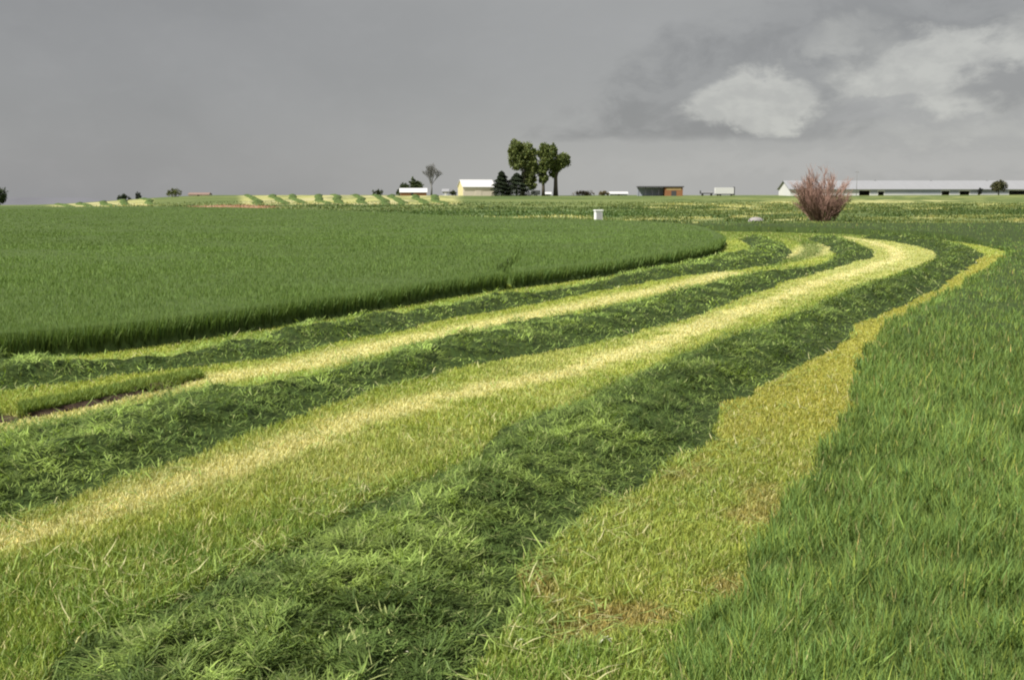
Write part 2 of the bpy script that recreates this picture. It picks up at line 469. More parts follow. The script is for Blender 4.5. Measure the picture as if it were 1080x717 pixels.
def zheight(k, x, y):
    """height of the mound / canopy surface of zone k above the terrain"""
    wx, wy = warp(x, y, 0.5 if k == Z_H else 1.0)
    d = edge_dist(POLY[k], wx, wy)
    if k == Z_H:
        d = np.minimum(d, np.maximum(edge_dist(TRAIL, x, y, False) - .1, 0))
        return 0.42 * ss(d, -0.02, 0.14) + 0.05 * (fbm(x / 2.5, y / 2.5, 8, 3) - .5) * ss(d, .1, .5)
    if k == Z_A:
        r = np.hypot(x, y)
        return (0.07 + .10 * ss(r, 15, 25) + .22 * ss(r, 58, 70)) * ss(d, 0.0, np.where(r > 58, .2, .5)) + 0.08 * (fbm(x / 1.0, y / 1.0, 9, 3) - .5) * ss(d, .1, .8) * ss(r, 12, 25)
    if k == Z_RIDGE:
        return 0.07 * ss(d, 0, 0.1) * (0.7 + 0.6 * vnoise(x / .5, y / .5, 4))
    top = {Z_W1: 0.19, Z_W2: 0.17, Z_W3: 0.17}[k]
    lump = 0.45 + 1.1 * fbm(x / 0.9, y / 0.9, 61 + k, 4)
    r = np.hypot(x, y)
    if k == Z_W1: top = top * (.45 + .55 * ss(r, 6, 11))
    lump = lump + .6 * (np.abs(fbm(x / .42, y / .42, 67 + k, 2) - .5) * 2 - .25)
    return (top * lump + .09 * (fbm(x / .2, y / .2, 66, 2) - .5)) * ss(d, 0, 0.75)


def mixc(a, b, t):
    t = np.asarray(t)[..., None]; return a * (1 - t) + b * t


C = lambda r, g, b: np.array([r, g, b])
STUB_Y = C(.285, .325, .065)      # fresh yellow-green stubble
STUB_G = C(.135, .21, .035)     # greener regrowth
STUB_P = C(.52, .49, .22)       # bleached straw
STUB_B = C(.30, .20, .085)      # bare brown patches
CROP = C(.136, .208, .054)
CROP_A = C(.120, .186, .047)
HAY_D = C(.075, .118, .030)
HAY_L = C(.26, .345, .085)


def ell(x, y, lst):
    m = np.zeros(len(x))
    for c, a, b in lst:
        det = a[0] * b[1] - a[1] * b[0]
        px = x - c[0]; py = y - c[1]
        s = (px * b[1] - py * b[0]) / det; t = (a[0] * py - a[1] * px) / det
        m = np.maximum(m, ss(1.25 - np.sqrt(s * s + t * t), 0, .5))
    return m


def ground_cols(x, y):
    """local colour of mown ground (what the stubble or soil itself looks like), fractions for blades too"""
    r = np.hypot(x, y)
    jx, jy = warp(x, y, 0.8)
    n = fbm(x / 1.6, y / 1.6, 71, 4); nf = fbm(x / .35, y / .35, 73, 3)
    c = np.tile(STUB_Y, (len(x), 1)) * 1.0
    g = 0.45 * ss(n, .40, .68)
    in2 = inside(S2_poly, jx, jy); in1 = inside(S1_poly, jx, jy)
    # grass regrowth at the bottom left and bottom centre of the field
    near = ss(-r, -10.2, -7.4) * (~in2)
    g = np.maximum(g * (0.6 + .4 * (~in2)), near * (1 - .75 * in1) * (.62 + .38 * ss(nf, .3, .7)))
    near1 = ss(-r, -8.0, -5.2); g = np.maximum(g, near1 * in1 * .20)
    d3 = edge_dist(S3_mid, jx, jy, False); g = g * (1 - .75 * ss(-d3, -2.0, -.9))
    c = mixc(c, STUB_G, np.clip(g, 0, 1))
    # bleached lines left by the wheels
    d2 = edge_dist(S2_mid, jx, jy, False); w2 = ss(-d2, -(0.55 + .017 * r), -.05) * ss(nf + .40 * ss(-d2, -.5, 0), .35, .72)
    wide = in2 * .22 * ss(fbm(x / .8, y / .8, 78, 3), .4, .65) + in2 * .26 * ss(r, 20, 45)
    d3 = edge_dist(S3_mid, jx, jy, False); w3 = ss(-d3, -(.55 + .008 * r), -.12)
    d3b = edge_dist(S3_b, jx, jy, False); w3 = np.maximum(w3, ss(-d3b, -1.3, -.4))
    p = np.clip(np.maximum(np.maximum(w2, wide), w3 * .95), 0, 1)
    c = mixc(c, STUB_P, p)
    dg = edge_dist(S3_g, jx, jy, False); c = mixc(c, C(.10, .15, .035), ss(-dg, -.75, -.25) * .85)
    # brown worn patches in the strip beside the right-hand crop
    br = in1 * ss(fbm(x / .7, y / .7, 81, 4), .46, .66) * ss(-r, -16, -5) * .65
    c = mixc(c, STUB_B, br)
    c = mixc(c, C(.30, .275, .055), in1 * .70 * (1 - br) * ss(r, 8, 14))
    # far side of the loops : greener headland, then the far fields
    c = mixc(c, C(.15, .20, .04), ss(r, 62, 72) * (1 - .8 * p))
    fn = fbm(x / 30, y / 9, 91, 4)
    far = mixc(np.tile(C(.070, .105, .030), (len(x), 1)), C(.125, .155, .05), ss(fn, .42, .62))
    right = ss(x / np.maximum(y, 1), .10, .22)
    far = mixc(far, C(.20, .22, .075), right * ss(fbm(x / 22, y / 7, 93, 4), .50, .62) * .8)
    far = mixc(far, C(.06, .095, .026), right * ss(fbm(x / 12, y / 4, 95, 4), .56, .68) * .8)
    far = mixc(far, C(.06, .105, .026), (1 - right) * ss(r, 130, 140) * ss(-r, -215, -160) * .7)
    c = mixc(c, far, ss(r, 84, 92))
    ex = (fbm(x / 7, y / 7, 141, 3) - .5) * 14 * ss(r, 60, 130); ey = (fbm(x / 7, y / 9, 151, 3) - .5) * 20 * ss(r, 60, 160)
    c = mixc(c, C(.32, .32, .13), ell(jx + ex, jy + ey, PALE_W) * ss(fbm(x / 9, y / 4, 99, 3), .15, .42))
    c = mixc(c, C(.30, .17, .11), ell(jx, jy, BROWN) * .9)
    # mown bank on the far crest
    u = 540 + F * x / np.maximum(y, 1e-3)
    crest = ss(r, 264, 272) * ss(-r, -470, -440) * ss(u, 45, 70) * ss(-u, -492, -478) * (y > 0) * (1 - .9 * ss(u, 158, 168) * ss(-u, -262, -250))
    crest = crest * (.45 + .55 * ss(fbm(x / 5, y / 22, 331, 3), .30, .52))
    c = mixc(c, mixc(np.tile(C(.31, .31, .12), (len(x), 1)), C(.36, .34, .17), ss(fbm(x / 9, y / 30, 97, 3), .4, .6)), crest)
    return c


# ------------------------------------------------------------------ terrain sheet
az_f = np.arange(-29.5, 29.5001, 0.085) * math.pi / 180
az_c = np.concatenate([np.linspace(29.5, 330.5, 90)[1:-1] * math.pi / 180])
AZ = np.concatenate([az_f, az_c]); NA = len(AZ)
RR = np.concatenate([np.array([.6, 1.2, 1.8]), np.exp(np.arange(math.log(2.3), math.log(130), .0085)), np.exp(np.arange(math.log(130.5), math.log(700), .012)),
                     np.exp(np.linspace(math.log(715), math.log(16000), 40))])
NR = len(RR)
rr, aa = np.meshgrid(RR, AZ, indexing='ij')
gx = (rr * np.sin(aa)).ravel(); gy = (rr * np.cos(aa)).ravel(); gz = terr(gx, gy)
gr = rr.ravel()
gz_r = gz + (fbm(gx / .25, gy / .25, 3, 2) - .5) * .03 * ss(-gr, -40, -10)
zn = zones(gx, gy)
gcol = ground_cols(gx, gy)
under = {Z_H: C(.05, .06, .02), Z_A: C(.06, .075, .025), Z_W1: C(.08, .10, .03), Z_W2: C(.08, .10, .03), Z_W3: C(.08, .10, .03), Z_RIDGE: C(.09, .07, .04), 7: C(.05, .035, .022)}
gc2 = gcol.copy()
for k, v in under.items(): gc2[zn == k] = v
near_t = ss(-gr, -14, -5)
gc2 = mixc(gc2, gc2 * .55, (zn == 0) * near_t)       # mown ground colour gets darker towards the camera
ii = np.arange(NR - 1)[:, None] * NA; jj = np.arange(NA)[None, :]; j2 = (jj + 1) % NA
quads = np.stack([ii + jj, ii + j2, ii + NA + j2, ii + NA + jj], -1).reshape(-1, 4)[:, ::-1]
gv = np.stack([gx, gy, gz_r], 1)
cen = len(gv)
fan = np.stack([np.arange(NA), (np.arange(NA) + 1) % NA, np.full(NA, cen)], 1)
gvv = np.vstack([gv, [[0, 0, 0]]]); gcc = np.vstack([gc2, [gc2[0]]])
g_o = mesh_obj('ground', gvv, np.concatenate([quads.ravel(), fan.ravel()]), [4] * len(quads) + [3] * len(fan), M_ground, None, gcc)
tag(g_o, kind='structure')

# distant hills beyond the left horizon
hv = []; hf = []
nH = 60
for i in range(nH + 1):
    u = -420 + (620) * i / nH; x, y, _ = (at(u, 5200)[0], 5200, 0)
    t = i / nH
    top = 2.5 + (-2.6 + 3.4 * float(fbm(np.array([t * 9.0]), np.array([3.3]), 5, 3)[0]) * (1 if u < 10 else .9)) * 5200 / F * .42 * float(ss(np.array([75.0 - u]), -110, 30)[0]) - 38 * float(ss(np.array([u]), 25, 100)[0])
    hv += [(x, y, -120), (x, y + 700, top), (x, y + 1800, -120)]
for i in range(nH):
    a = i * 3; hf += [a, a + 3, a + 4, a + 1, a + 1, a + 4, a + 5, a + 2]
tag(mesh_obj('hills', hv, hf, [4] * (nH * 2), M_hill), kind='structure')


def zone_surface(k):
    """polar-grid cells of one zone, raised to its own surface"""
    inq = (zn[quads] == k)
    keep = inq.any(axis=1)
    rq = gr[quads[:, 0]]; keep &= (rq > 2) & (rq < 420)
    if k == Z_H or k == Z_A: keep &= (gy[quads[:, 0]] > 0)
    q = quads[keep]
    used, inv = np.unique(q, return_inverse=True)
    x, y = gx[used], gy[used]
    h = np.where(zn[used] == k, zheight(k, x, y), 0.0)
    z = gz[used] + np.where(zn[used] == k, h + .02, -.03)
    v = np.stack([x, y, z], 1)
    return v, inv.reshape(-1, 4), x, y


# ------------------------------------------------------------------ blades
def blades(x, y, z, L, w, lean, azm, twist, col, curl=0.5, tipc=1.15, basec=0.8):
    """flat two-segment blades; lean = angle from vertical, azm = direction of lean, twist = turn of the flat side"""
    n = len(x)
    dx, dy = np.cos(azm), np.sin(azm)
    l1 = lean; l2 = lean + curl
    s1x = np.sin(l1); s1z = np.cos(l1); s2x = np.sin(l2); s2z = np.cos(l2)
    p0 = np.stack([x, y, z], 1)
    p1 = p0 + np.stack([dx * s1x, dy * s1x, s1z], 1) * (L * .55)[:, None]
    p2 = p1 + np.stack([dx * s2x, dy * s2x, s2z], 1) * (L * .45)[:, None]
    wd = np.stack([np.cos(twist), np.sin(twist), np.zeros(n)], 1) * (w / 2)[:, None]
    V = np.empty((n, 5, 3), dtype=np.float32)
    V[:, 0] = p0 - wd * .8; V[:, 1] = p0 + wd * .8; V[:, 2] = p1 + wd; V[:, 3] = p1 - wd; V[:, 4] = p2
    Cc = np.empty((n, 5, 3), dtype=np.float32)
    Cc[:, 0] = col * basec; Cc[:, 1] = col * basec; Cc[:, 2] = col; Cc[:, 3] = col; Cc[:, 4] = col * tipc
    b = (np.arange(n) * 5)[:, None]
    fa = np.concatenate([b + np.array([[0, 1, 2, 3]]), b + np.array([[3, 2, 4]])], 1)   # 4 + 3
    return V.reshape(-1, 3), fa.ravel(), np.tile([4, 3], n), Cc.reshape(-1, 3)


def join(parts):
    vs, fs, ns, cs = [], [], [], []; off = 0
    for v, f, n, c in parts:
        vs.append(v); fs.append(np.asarray(f) + off); ns.append(n); cs.append(c); off += len(v)
    return np.vstack(vs), np.concatenate(fs), np.concatenate(ns), np.vstack(cs)


def scatter(n, r0, r1, half=29.0):
    r = np.exp(rng.uniform(math.log(r0), math.log(r1), n)); a = np.radians(rng.uniform(-half, half, n))
    return r * np.sin(a), r * np.cos(a), r


def colvar(base, n, v=.22, hue=.10):
    f = rng.uniform(1 - v, 1 + v, n)[:, None]
    h = rng.normal(0, hue, n)
    c = np.asarray(base) * f
    c = c * np.stack([1 + h, 1 + h * .35, 1 - h * .4], 1)
    return np.clip(c, .004, .8)


PX = 1.0 / F


def lodw(w0, r, k=1.0): return np.maximum(w0, k * r * PX)


# -- standing crop, left field
v, q, x, y = zone_surface(Z_H)
parts = [(v, q.ravel(), np.full(len(q), 4), colvar(CROP * .62, len(v), .10, .04))]  # bed darker than the blades: shade between them put into its colour
x, y, r = scatter(800000, 14, 210)
k = zones(x, y) == Z_H; x, y, r = x[k], y[k], r[k]
wx, wy = warp(x, y, .5); d = edge_dist(H_poly, wx, wy)
keep = (rng.random(len(x)) < np.where(r < 70, 1, .6)); x, y, r, d = x[keep], y[keep], r[keep], d[keep]
n = len(x)
cl = fbm(x / 3.0, y / 3.0, 8, 3); fl = fbm(x / 14, y / 14, 18, 3)
h0 = zheight(Z_H, x, y); L = rng.uniform(.43, .53, n) * (0.93 + .16 * cl)
rootz = terr(x, y) + np.where(d > .6, np.maximum(h0 - .12, 0), 0)
L = np.where(d > .6, L - np.maximum(h0 - .12, 0) * .95, L)
c = colvar(CROP, n, .14, .05) * (0.80 + .40 * fl + .18 * (cl - .5))[:, None]
lean = np.abs(rng.normal(0, .13, n)) + np.where(rng.random(n) < .08, .3, 0)
parts.append(blades(x, y, rootz, L, lodw(.008, r, .75), lean, rng.uniform(0, 6.283, n), rng.uniform(0, 6.283, n), c, rng.uniform(.0, .5, n), 1.05, .55))  # blade feet darkened: brown stem bases plus shade put into the colour
# dense thin stems along the cut edge
cum = GP(c_h, .05)[2:14]
seg = rng.integers(0, len(cum) - 1, 60000); t = rng.random(60000)
ex = cum[seg, 0] * (1 - t) + cum[seg + 1, 0] * t; ey = cum[seg, 1] * (1 - t) + cum[seg + 1, 1] * t
ex += rng.normal(0, .35, 60000); ey += rng.normal(0, .35, 60000)
k = zones(ex, ey) == Z_H; ex, ey = ex[k], ey[k]; n = len(ex); er = np.hypot(ex, ey)
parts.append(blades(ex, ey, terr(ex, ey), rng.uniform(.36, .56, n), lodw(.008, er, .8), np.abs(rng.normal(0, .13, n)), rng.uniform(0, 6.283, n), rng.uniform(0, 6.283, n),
                    colvar(CROP * .80, n, .25, .1), rng.uniform(.0, .4, n), 1.2, .5))  # darker stems and feet: brown bases and edge shade put into the colour
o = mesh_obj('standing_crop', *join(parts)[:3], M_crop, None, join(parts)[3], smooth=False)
tag(o, 'dense green standing crop filling the flat field on the left, with a dark upright cut edge', 'crop', kind='stuff')

# -- standing crop, right
v, q, x, y = zone_surface(Z_A)
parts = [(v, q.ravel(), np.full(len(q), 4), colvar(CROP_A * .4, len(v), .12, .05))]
x, y, r = scatter(950000, 2.6, 105)
k = zones(x, y) == Z_A; x, y, r = x[k], y[k], r[k]; n = len(x)
wx, wy = warp(x, y); d = edge_dist(A_poly, wx, wy)
cl = fbm(x / .28, y / .28, 108, 3); fl = fbm(x / 5, y / 5, 118, 3)
L = rng.uniform(.13, .30, n) * (0.55 + .9 * cl) * (.8 + .2 * ss(d, 0, .6)) * (1 - .0 * r)
L *= (1 + .7 * ss(r, 58, 70))
clump_az = fbm(x / .7, y / .7, 121, 2) * 12.0
c = colvar(CROP_A, n, .25, .10) * (0.30 + .60 * fl + .85 * cl)[:, None]
dd_ = rng.random(n) < .035; c[dd_] = C(.34, .32, .14) * rng.uniform(.7, 1.1, (dd_.sum(), 1)); lt = rng.random(n) < .16; c[lt] = c[lt] * np.array([1.6, 1.35, 1.1])
lean = np.abs(rng.normal(.04, .19, n))
parts.append(blades(x, y, terr(x, y) + .02 * cl, L, lodw(1, r, .9) * 0 + np.maximum(rng.uniform(.004, .011, n) * np.where(rng.random(n) < .1, 1.6, 1), .85 * r * PX), lean, clump_az + rng.normal(0, 2.2, n), rng.uniform(0, 6.283, n), c, rng.uniform(.0, .65, n), 1.15, .42))  # feet darkened as well: brownish bases plus painted-in shade
J = join(parts)
o = mesh_obj('standing_crop', *J[:3], M_crop, None, J[3], smooth=False)
tag(o, 'taller leafy green crop at the right, running down to the bottom right corner and behind the curved strips', 'crop', kind='stuff')


# -- windrows
def windrow(k, N, r0, r1, label):
    v, q, x, y = zone_surface(k)
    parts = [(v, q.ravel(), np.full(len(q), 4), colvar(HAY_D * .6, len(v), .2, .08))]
    x, y, r = scatter(N, r0, r1)
    kk = zones(x, y) == k; x, y, r = x[kk], y[kk], r[kk]
    wx, wy = warp(x, y); d = edge_dist(POLY[k], wx, wy)
    keep = rng.random(len(x)) < .25 + .75 * ss(d, 0, .5); x, y, r, d = x[keep], y[keep], r[keep], d[keep]; n = len(x)
    cl = fbm(x / .5, y / .5, 208 + k, 3); fl = fbm(x / 1.7, y / 1.7, 218 + k, 3); wisp = vnoise(x / .22, y / .22, 228 + k)
    z = terr(x, y) + zheight(k, x, y) + rng.uniform(0, .07, n)
    t = np.clip({Z_W1: .20, Z_W2: .30, Z_W3: .30}[k] + 1.8 * (cl - .47) + rng.normal(0, .22, n) + .25 * (fl - .5), 0, 1)
    c = mixc(np.tile(HAY_D, (n, 1)), HAY_L, t) * rng.uniform(.75, 1.25, n)[:, None]
    c = c * {Z_W1: 1.08, Z_W2: 1.3, Z_W3: 1.35}[k]
    pale = rng.random(n) < .06; c[pale] = C(.30, .34, .13) * rng.uniform(.7, 1.2, (pale.sum(), 1))
    L = rng.uniform(.05, .15, n); L *= np.where(r > 25, 1.3, 1)
    lean = rng.uniform(1.1, 1.85, n)
    cs = np.where(r < 14, .12, np.where(r < 30, .30, .55))
    qx = x + (fbm(x / .3, y / .3, 301, 2) - .5) * .35; qy = y + (fbm(x / .3, y / .3, 311, 2) - .5) * .35
    hsh = lambda sd: vnoise(np.floor(qx / cs), np.floor(qy / cs), sd)          # one value per wisp of hay
    w1, w2_, w3_ = hsh(401), hsh(402), hsh(403)
    azm = w1 * 12.566 + rng.normal(0, .75, n)
    loose = rng.random(n) < .25; azm[loose] = rng.uniform(0, 6.283, loose.sum())
    z = z + (w2_ - .5) * .09 * ss(d, .1, .5)
    c = c * (.62 + .76 * w3_)[:, None]
    tw = azm + math.pi / 2 + rng.normal(0, .5, n)
    lean = np.clip(lean - .5 * (w2_ - .4), .6, 1.9)
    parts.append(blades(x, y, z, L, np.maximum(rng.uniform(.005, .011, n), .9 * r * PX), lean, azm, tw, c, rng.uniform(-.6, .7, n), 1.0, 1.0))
    J = join(parts)
    o = mesh_obj('windrow', *J[:3], M_hay, None, J[3], smooth=False)
    tag(o, label, 'windrow', 'rows of cut hay curving across the mown field')


windrow(Z_W1, 900000, 3.0, 90, 'widest windrow of fresh cut hay, between the broad pale strip and the olive strip')
windrow(Z_W2, 600000, 5.5, 90, 'middle windrow of cut hay lying between the broad pale strip and the thin wheel-marked strip')
windrow(Z_W3, 450000, 11, 90, 'windrow of cut hay nearest the dark edge of the standing crop on the left')

# thin uncut ridge in the wheel-marked strip at the left edge
v, q, x, y = zone_surface(Z_RIDGE)
parts = [(v, q.ravel(), np.full(len(q), 4), colvar(C(.055, .042, .025), len(v), .2, .08))]
x, y, r = scatter(700000, 9, 24)
k = zones(x, y) == Z_RIDGE; x, y, r = x[k], y[k], r[k]; n = len(x)
parts.append(blades(x, y, terr(x, y), rng.uniform(.07, .20, n) * (.5 + 1.0 * fbm(x / .4, y / .4, 171, 2)), np.maximum(.006, .7 * r * PX), np.abs(rng.normal(.1, .3, n)), rng.uniform(0, 6.28, n), rng.uniform(0, 6.28, n),
                    colvar(C(.17, .22, .05), n, .3, .1), rng.uniform(.1, 1, n), 1.2, .5))
c = GP([(-60, 446), (0, 441), (30, 437), (60, 431), (110, 420.5), (160, 410.5), (214, 399)]); t = rng.uniform(0, len(c) - 1, 30000)
rx = np.interp(t, np.arange(len(c)), c[:, 0]); ry = np.interp(t, np.arange(len(c)), c[:, 1])
off = rng.uniform(-.10, .38, len(t)) ; rx = rx - off * .45; ry = ry + off * .89
k = (t < .95) | (t > 1.75); k &= rng.random(len(t)) < .35 + .65 * fbm(rx / .5, ry / .5, 321, 2); rx, ry = rx[k], ry[k]; n = len(rx)
parts.append(blades(rx, ry, terr(rx, ry), rng.uniform(.06, .17, n), np.full(n, .011), np.abs(rng.normal(.15, .3, n)), rng.uniform(0, 6.28, n), rng.uniform(0, 6.28, n),
                    colvar(C(.15, .205, .045), n, .3, .1), rng.uniform(.1, 1, n), 1.25, .5))
J = join(parts)
o = mesh_obj('grass_ridge', *J[:3], M_crop, None, J[3], smooth=False)
tag(o, 'thin ragged line of uncut grass with a dark brown foot between the wheel tracks at the left edge', 'grass', None, 'stuff')

# bare soil exposed along the foot of the ridge
for seg in ([(-60, 449), (-30, 447), (0, 444), (17, 443.5)], [(30, 440), (60, 434), (85, 429), (110, 423.5), (135, 418.5), (160, 413.5)]):
    c = GP(seg); t = np.linspace(0, len(c) - 1, 160); ci = np.stack([np.interp(t, np.arange(len(c)), c[:, 0]), np.interp(t, np.arange(len(c)), c[:, 1])], 1)
    tan = np.gradient(ci, axis=0); tan /= np.linalg.norm(tan, axis=1)[:, None]; nrm = np.stack([-tan[:, 1], tan[:, 0]], 1)
    env = np.minimum(1, np.minimum(t - t[0], t[-1] - t) * 2 + .1)
    wv = (.05 + .17 * fbm(ci[:, 0] / .25, ci[:, 1] / .25, 181, 3)) * env
    vv = []
    for k2, zz in ((-1, .006), (0, .02), (1, .045)):
        jit = (fbm(ci[:, 0] / .12, ci[:, 1] / .12, 190 + k2, 2) - .5) * .10
        pp = ci + nrm * (k2 * wv * .5 + jit)[:, None]; vv.append(np.stack([pp[:, 0], pp[:, 1], np.full(len(pp), zz)], 1))
    V = np.concatenate(vv); m_ = 160; qs = []
    for a in range(2):
        for b2 in range(m_ - 1): qs += [a * m_ + b2, a * m_ + b2 + 1, (a + 1) * m_ + b2 + 1, (a + 1) * m_ + b2]
    tag(mesh_obj('ground_soil', V, qs, [4] * (len(qs) // 4), M_ground, None, colvar(C(.045, .030, .020), len(V), .25, .1)), kind='structure')

# -- stubble over the mown strips
x, y, r = scatter(1300000, 2.6, 84)
k = zones(x, y) == Z_STUB; x, y, r = x[k], y[k], r[k]
keep = rng.random(len(x)) < np.where(r > 35, .6, 1); x, y, r = x[keep], y[keep], r[keep]; n = len(x)
gc = ground_cols(x, y)
c = colvar(gc, n, .25, .09) * 1.08
straw = rng.random(n) < .10; c[straw] = C(.50, .46, .20) * rng.uniform(.7, 1.2, (straw.sum(), 1))
green = np.clip((gc[:, 1] / gc[:, 0] - .95) * 2.2, 0, 1)
L = rng.uniform(.035, .085, n) * (1 + .9 * green) * (1 - .45 * ss(r, 10, 18))
lean = np.abs(rng.normal(.25, .45, n))
P1 = blades(x, y, terr(x, y), L, np.maximum(rng.uniform(.004, .009, n), .85 * r * PX), lean, rng.uniform(0, 6.283, n), rng.uniform(0, 6.283, n), c, rng.uniform(0, .9, n), 1.15, .85)
# loose hay scattered over the stubble, thicker near the windrows
x, y, r = scatter(260000, 2.6, 70)
k = zones(x, y) == Z_STUB; x, y, r = x[k], y[k], r[k]
dd = np.minimum(edge_dist(W1_poly, x, y), edge_dist(W2_poly, x, y)); dd = np.minimum(dd, edge_dist(W3_poly, x, y))
in2 = inside(S2_poly, x, y)
pr = (.05 + .5 * np.exp(-dd / .35)) * np.where((r < 10.5) & ~in2 & (x < 0), 1.6, 1) * ss(fbm(x / .6, y / .6, 131, 3), .35, .62)
k = rng.random(len(x)) < pr; x, y, r = x[k], y[k], r[k]; n = len(x)
c = mixc(np.tile(HAY_D * 1.2, (n, 1)), HAY_L * 1.3, rng.random(n))
dead = rng.random(n) < .12; c[dead] = C(.48, .46, .24)
azm = rng.uniform(0, 6.283, n)
P2 = blades(x, y, terr(x, y) + rng.uniform(.03, .08, n), rng.uniform(.08, .26, n), np.maximum(rng.uniform(.006, .012, n), .8 * r * PX), rng.uniform(1.1, 1.7, n), azm, azm + 1.57 + rng.normal(0, .4, n), c, rng.uniform(-.4, .5, n), 1, 1)
# a few pale dead leaves and stalks
x, y = GP([(195, 673), (198, 676), (640, 686), (645, 690), (633, 690), (545, 690), (300, 610), (8, 596), (425, 700), (520, 560)]).T
n = len(x)
P3 = blades(x, y, terr(x, y) + .07, np.full(n, .07), np.full(n, .016), rng.uniform(.3, 1.4, n), rng.uniform(0, 6, n), rng.uniform(0, 6, n), np.tile(C(.58, .57, .42), (n, 1)), rng.uniform(0, .5, n), 1, 1)
J = join([P1, P2, P3])
o = mesh_obj('stubble', *J[:3], M_stub, None, J[3], smooth=False)
tag(o, 'short yellow-green stubble and loose straw on the mown strips between the windrows', 'stubble', kind='stuff')

# -- rough grass over the far pasture
x, y, r = scatter(420000, 88, 330)
k = (zones(x, y) == Z_STUB); x, y, r = x[k], y[k], r[k]
tuft = fbm(x / 5, y / 10, 161, 3); k = rng.random(len(x)) < ss(tuft, .35, .65) * np.where(x > .1 * y, .7, .25) * ss(-r, -330, -200) + .03; x, y, r, tuft = x[k], y[k], r[k], tuft[k]; n = len(x)
c = colvar(ground_cols(x, y) * 1.25, n, .3, .1) * rng.choice([.9, 1.0, 1.12], n)[:, None]
J = blades(x, y, terr(x, y), rng.uniform(.12, .40, n) * (.5 + tuft), 1.0 * r * PX, np.abs(rng.normal(0, .4, n)), rng.uniform(0, 6.283, n), rng.uniform(-.6, .6, n), c, rng.uniform(0, .6, n), 1.1, .8)
o = mesh_obj('pasture_grass', *J[:3], M_stub, None, J[3], smooth=False)
tag(o, 'rough patchy green and straw coloured grass over the distant pasture', 'grass', kind='stuff')

# -- thin windrows on the far crest
ORD = ['first', 'second', 'third', 'fourth', 'fifth', 'sixth', 'seventh', 'eighth', 'ninth', 'tenth', 'eleventh', 'twelfth', 'thirteenth', 'fourteenth', 'fifteenth']
us = [66, 87, 111, 131, 156] + [268, 293, 313, 339, 357, 380, 403, 419, 443, 462]
for i, u in enumerate(us):
    r0, r1 = 271 + 4 * math.sin(i * 2.1), 440
    p0 = np.array(at(u + 7, r0)[:2]); p1 = np.array(at(u - 6, r1)[:2])
    ns, ncr = 40, 9
    wid = 3.0 if u > 250 else 2.6
    vv = []; ff = []
    for a in range(ns + 1):
        t = a / ns; c0 = p0 * (1 - t) + p1 * t; c0 = c0 + np.array([math.sin(t * 7 + i) * .7 + math.sin(t * 17 + i * 3) * .3, 0])
        for b in range(ncr):
            s = b / (ncr - 1) * 2 - 1
            hgt = .5 * math.cos(s * math.pi / 2) ** .8 if abs(s) < 1 else 0
            hgt *= random.uniform(.7, 1.2) * min(1, t * 5 + .05)
            x_ = c0[0] + s * wid / 2 * random.uniform(.85, 1.15); y_ = c0[1]
            z_ = float(terr(np.array([x_]), np.array([y_]))[0]) + hgt - (.15 if abs(s) == 1 else 0)
            vv.append((x_, y_, z_))
    for a in range(ns):
        for b in range(ncr - 1):
            k0 = a * ncr + b; ff += [k0, k0 + 1, k0 + ncr + 1, k0 + ncr]
    o = mesh_obj('windrow', vv, ff, [4] * (ns * (ncr - 1)), M_mound, None, colvar(HAY_D * .9, len(vv), .3, .08), smooth=False)
    if u < 200: lab = 'thin dark windrow on the far left crest, %s from the left edge' % ORD[i]
    else: lab = 'thin dark windrow on the crest left of the farm, %s from the left' % ORD[i - 5]
    tag(o, lab, 'windrow', 'thin windrows running over the far crest')


# ------------------------------------------------------------------ trees and shrubs
def leaf_cloud(lobes, n, size, base, flat=0.0, clump=None, var=.25):
    """leaf-clump faces spread through ellipsoid lobes; lobes = (cx, cy, cz, rx, ry, rz)"""
    lo = np.array(lobes, dtype=float); vol = lo[:, 3] * lo[:, 4] * lo[:, 5]
    nc = clump or max(12, n // 45)
    li = rng.choice(len(lo), nc, p=vol / vol.sum())
    d = rng.normal(size=(nc, 3)); d /= np.linalg.norm(d, axis=1)[:, None]; rad = rng.random(nc) ** .45
    cc = lo[li, :3] + d * rad[:, None] * lo[li, 3:] * .92
    cs = lo[li, 3:].mean(axis=1) * rng.uniform(.14, .32, nc)
    ci = rng.integers(0, nc, n)
    p = cc[ci] + rng.normal(0, .55, (n, 3)) * cs[ci][:, None]
    a = rng.normal(size=(n, 3)); a /= np.linalg.norm(a, axis=1)[:, None]
    b = np.cross(a, rng.normal(size=(n, 3))); b /= np.linalg.norm(b, axis=1)[:, None]
    s = rng.uniform(.6, 1.3, n)[:, None] * size
    V = np.stack([p - a * s, p - b * s * .6, p + a * s, p + b * s * .6], 1).reshape(-1, 3)
    tone = rng.uniform(.7, 1.35, nc)
    c = colvar(base, n, var, .10) * tone[ci][:, None]
    return V, np.arange(n * 4), np.full(n, 4), np.repeat(c, 4, axis=0)


def limb_pts(p0, p1, bend, k=5):
    p0, p1 = Vector(p0), Vector(p1); o = []
    off = Vector((random.uniform(-1, 1), random.uniform(-1, 1), random.uniform(-.2, .5))) * bend
    for i in range(k):
        t = i / (k - 1); o.append(p0.lerp(p1, t) + off * math.sin(t * math.pi))
    return o


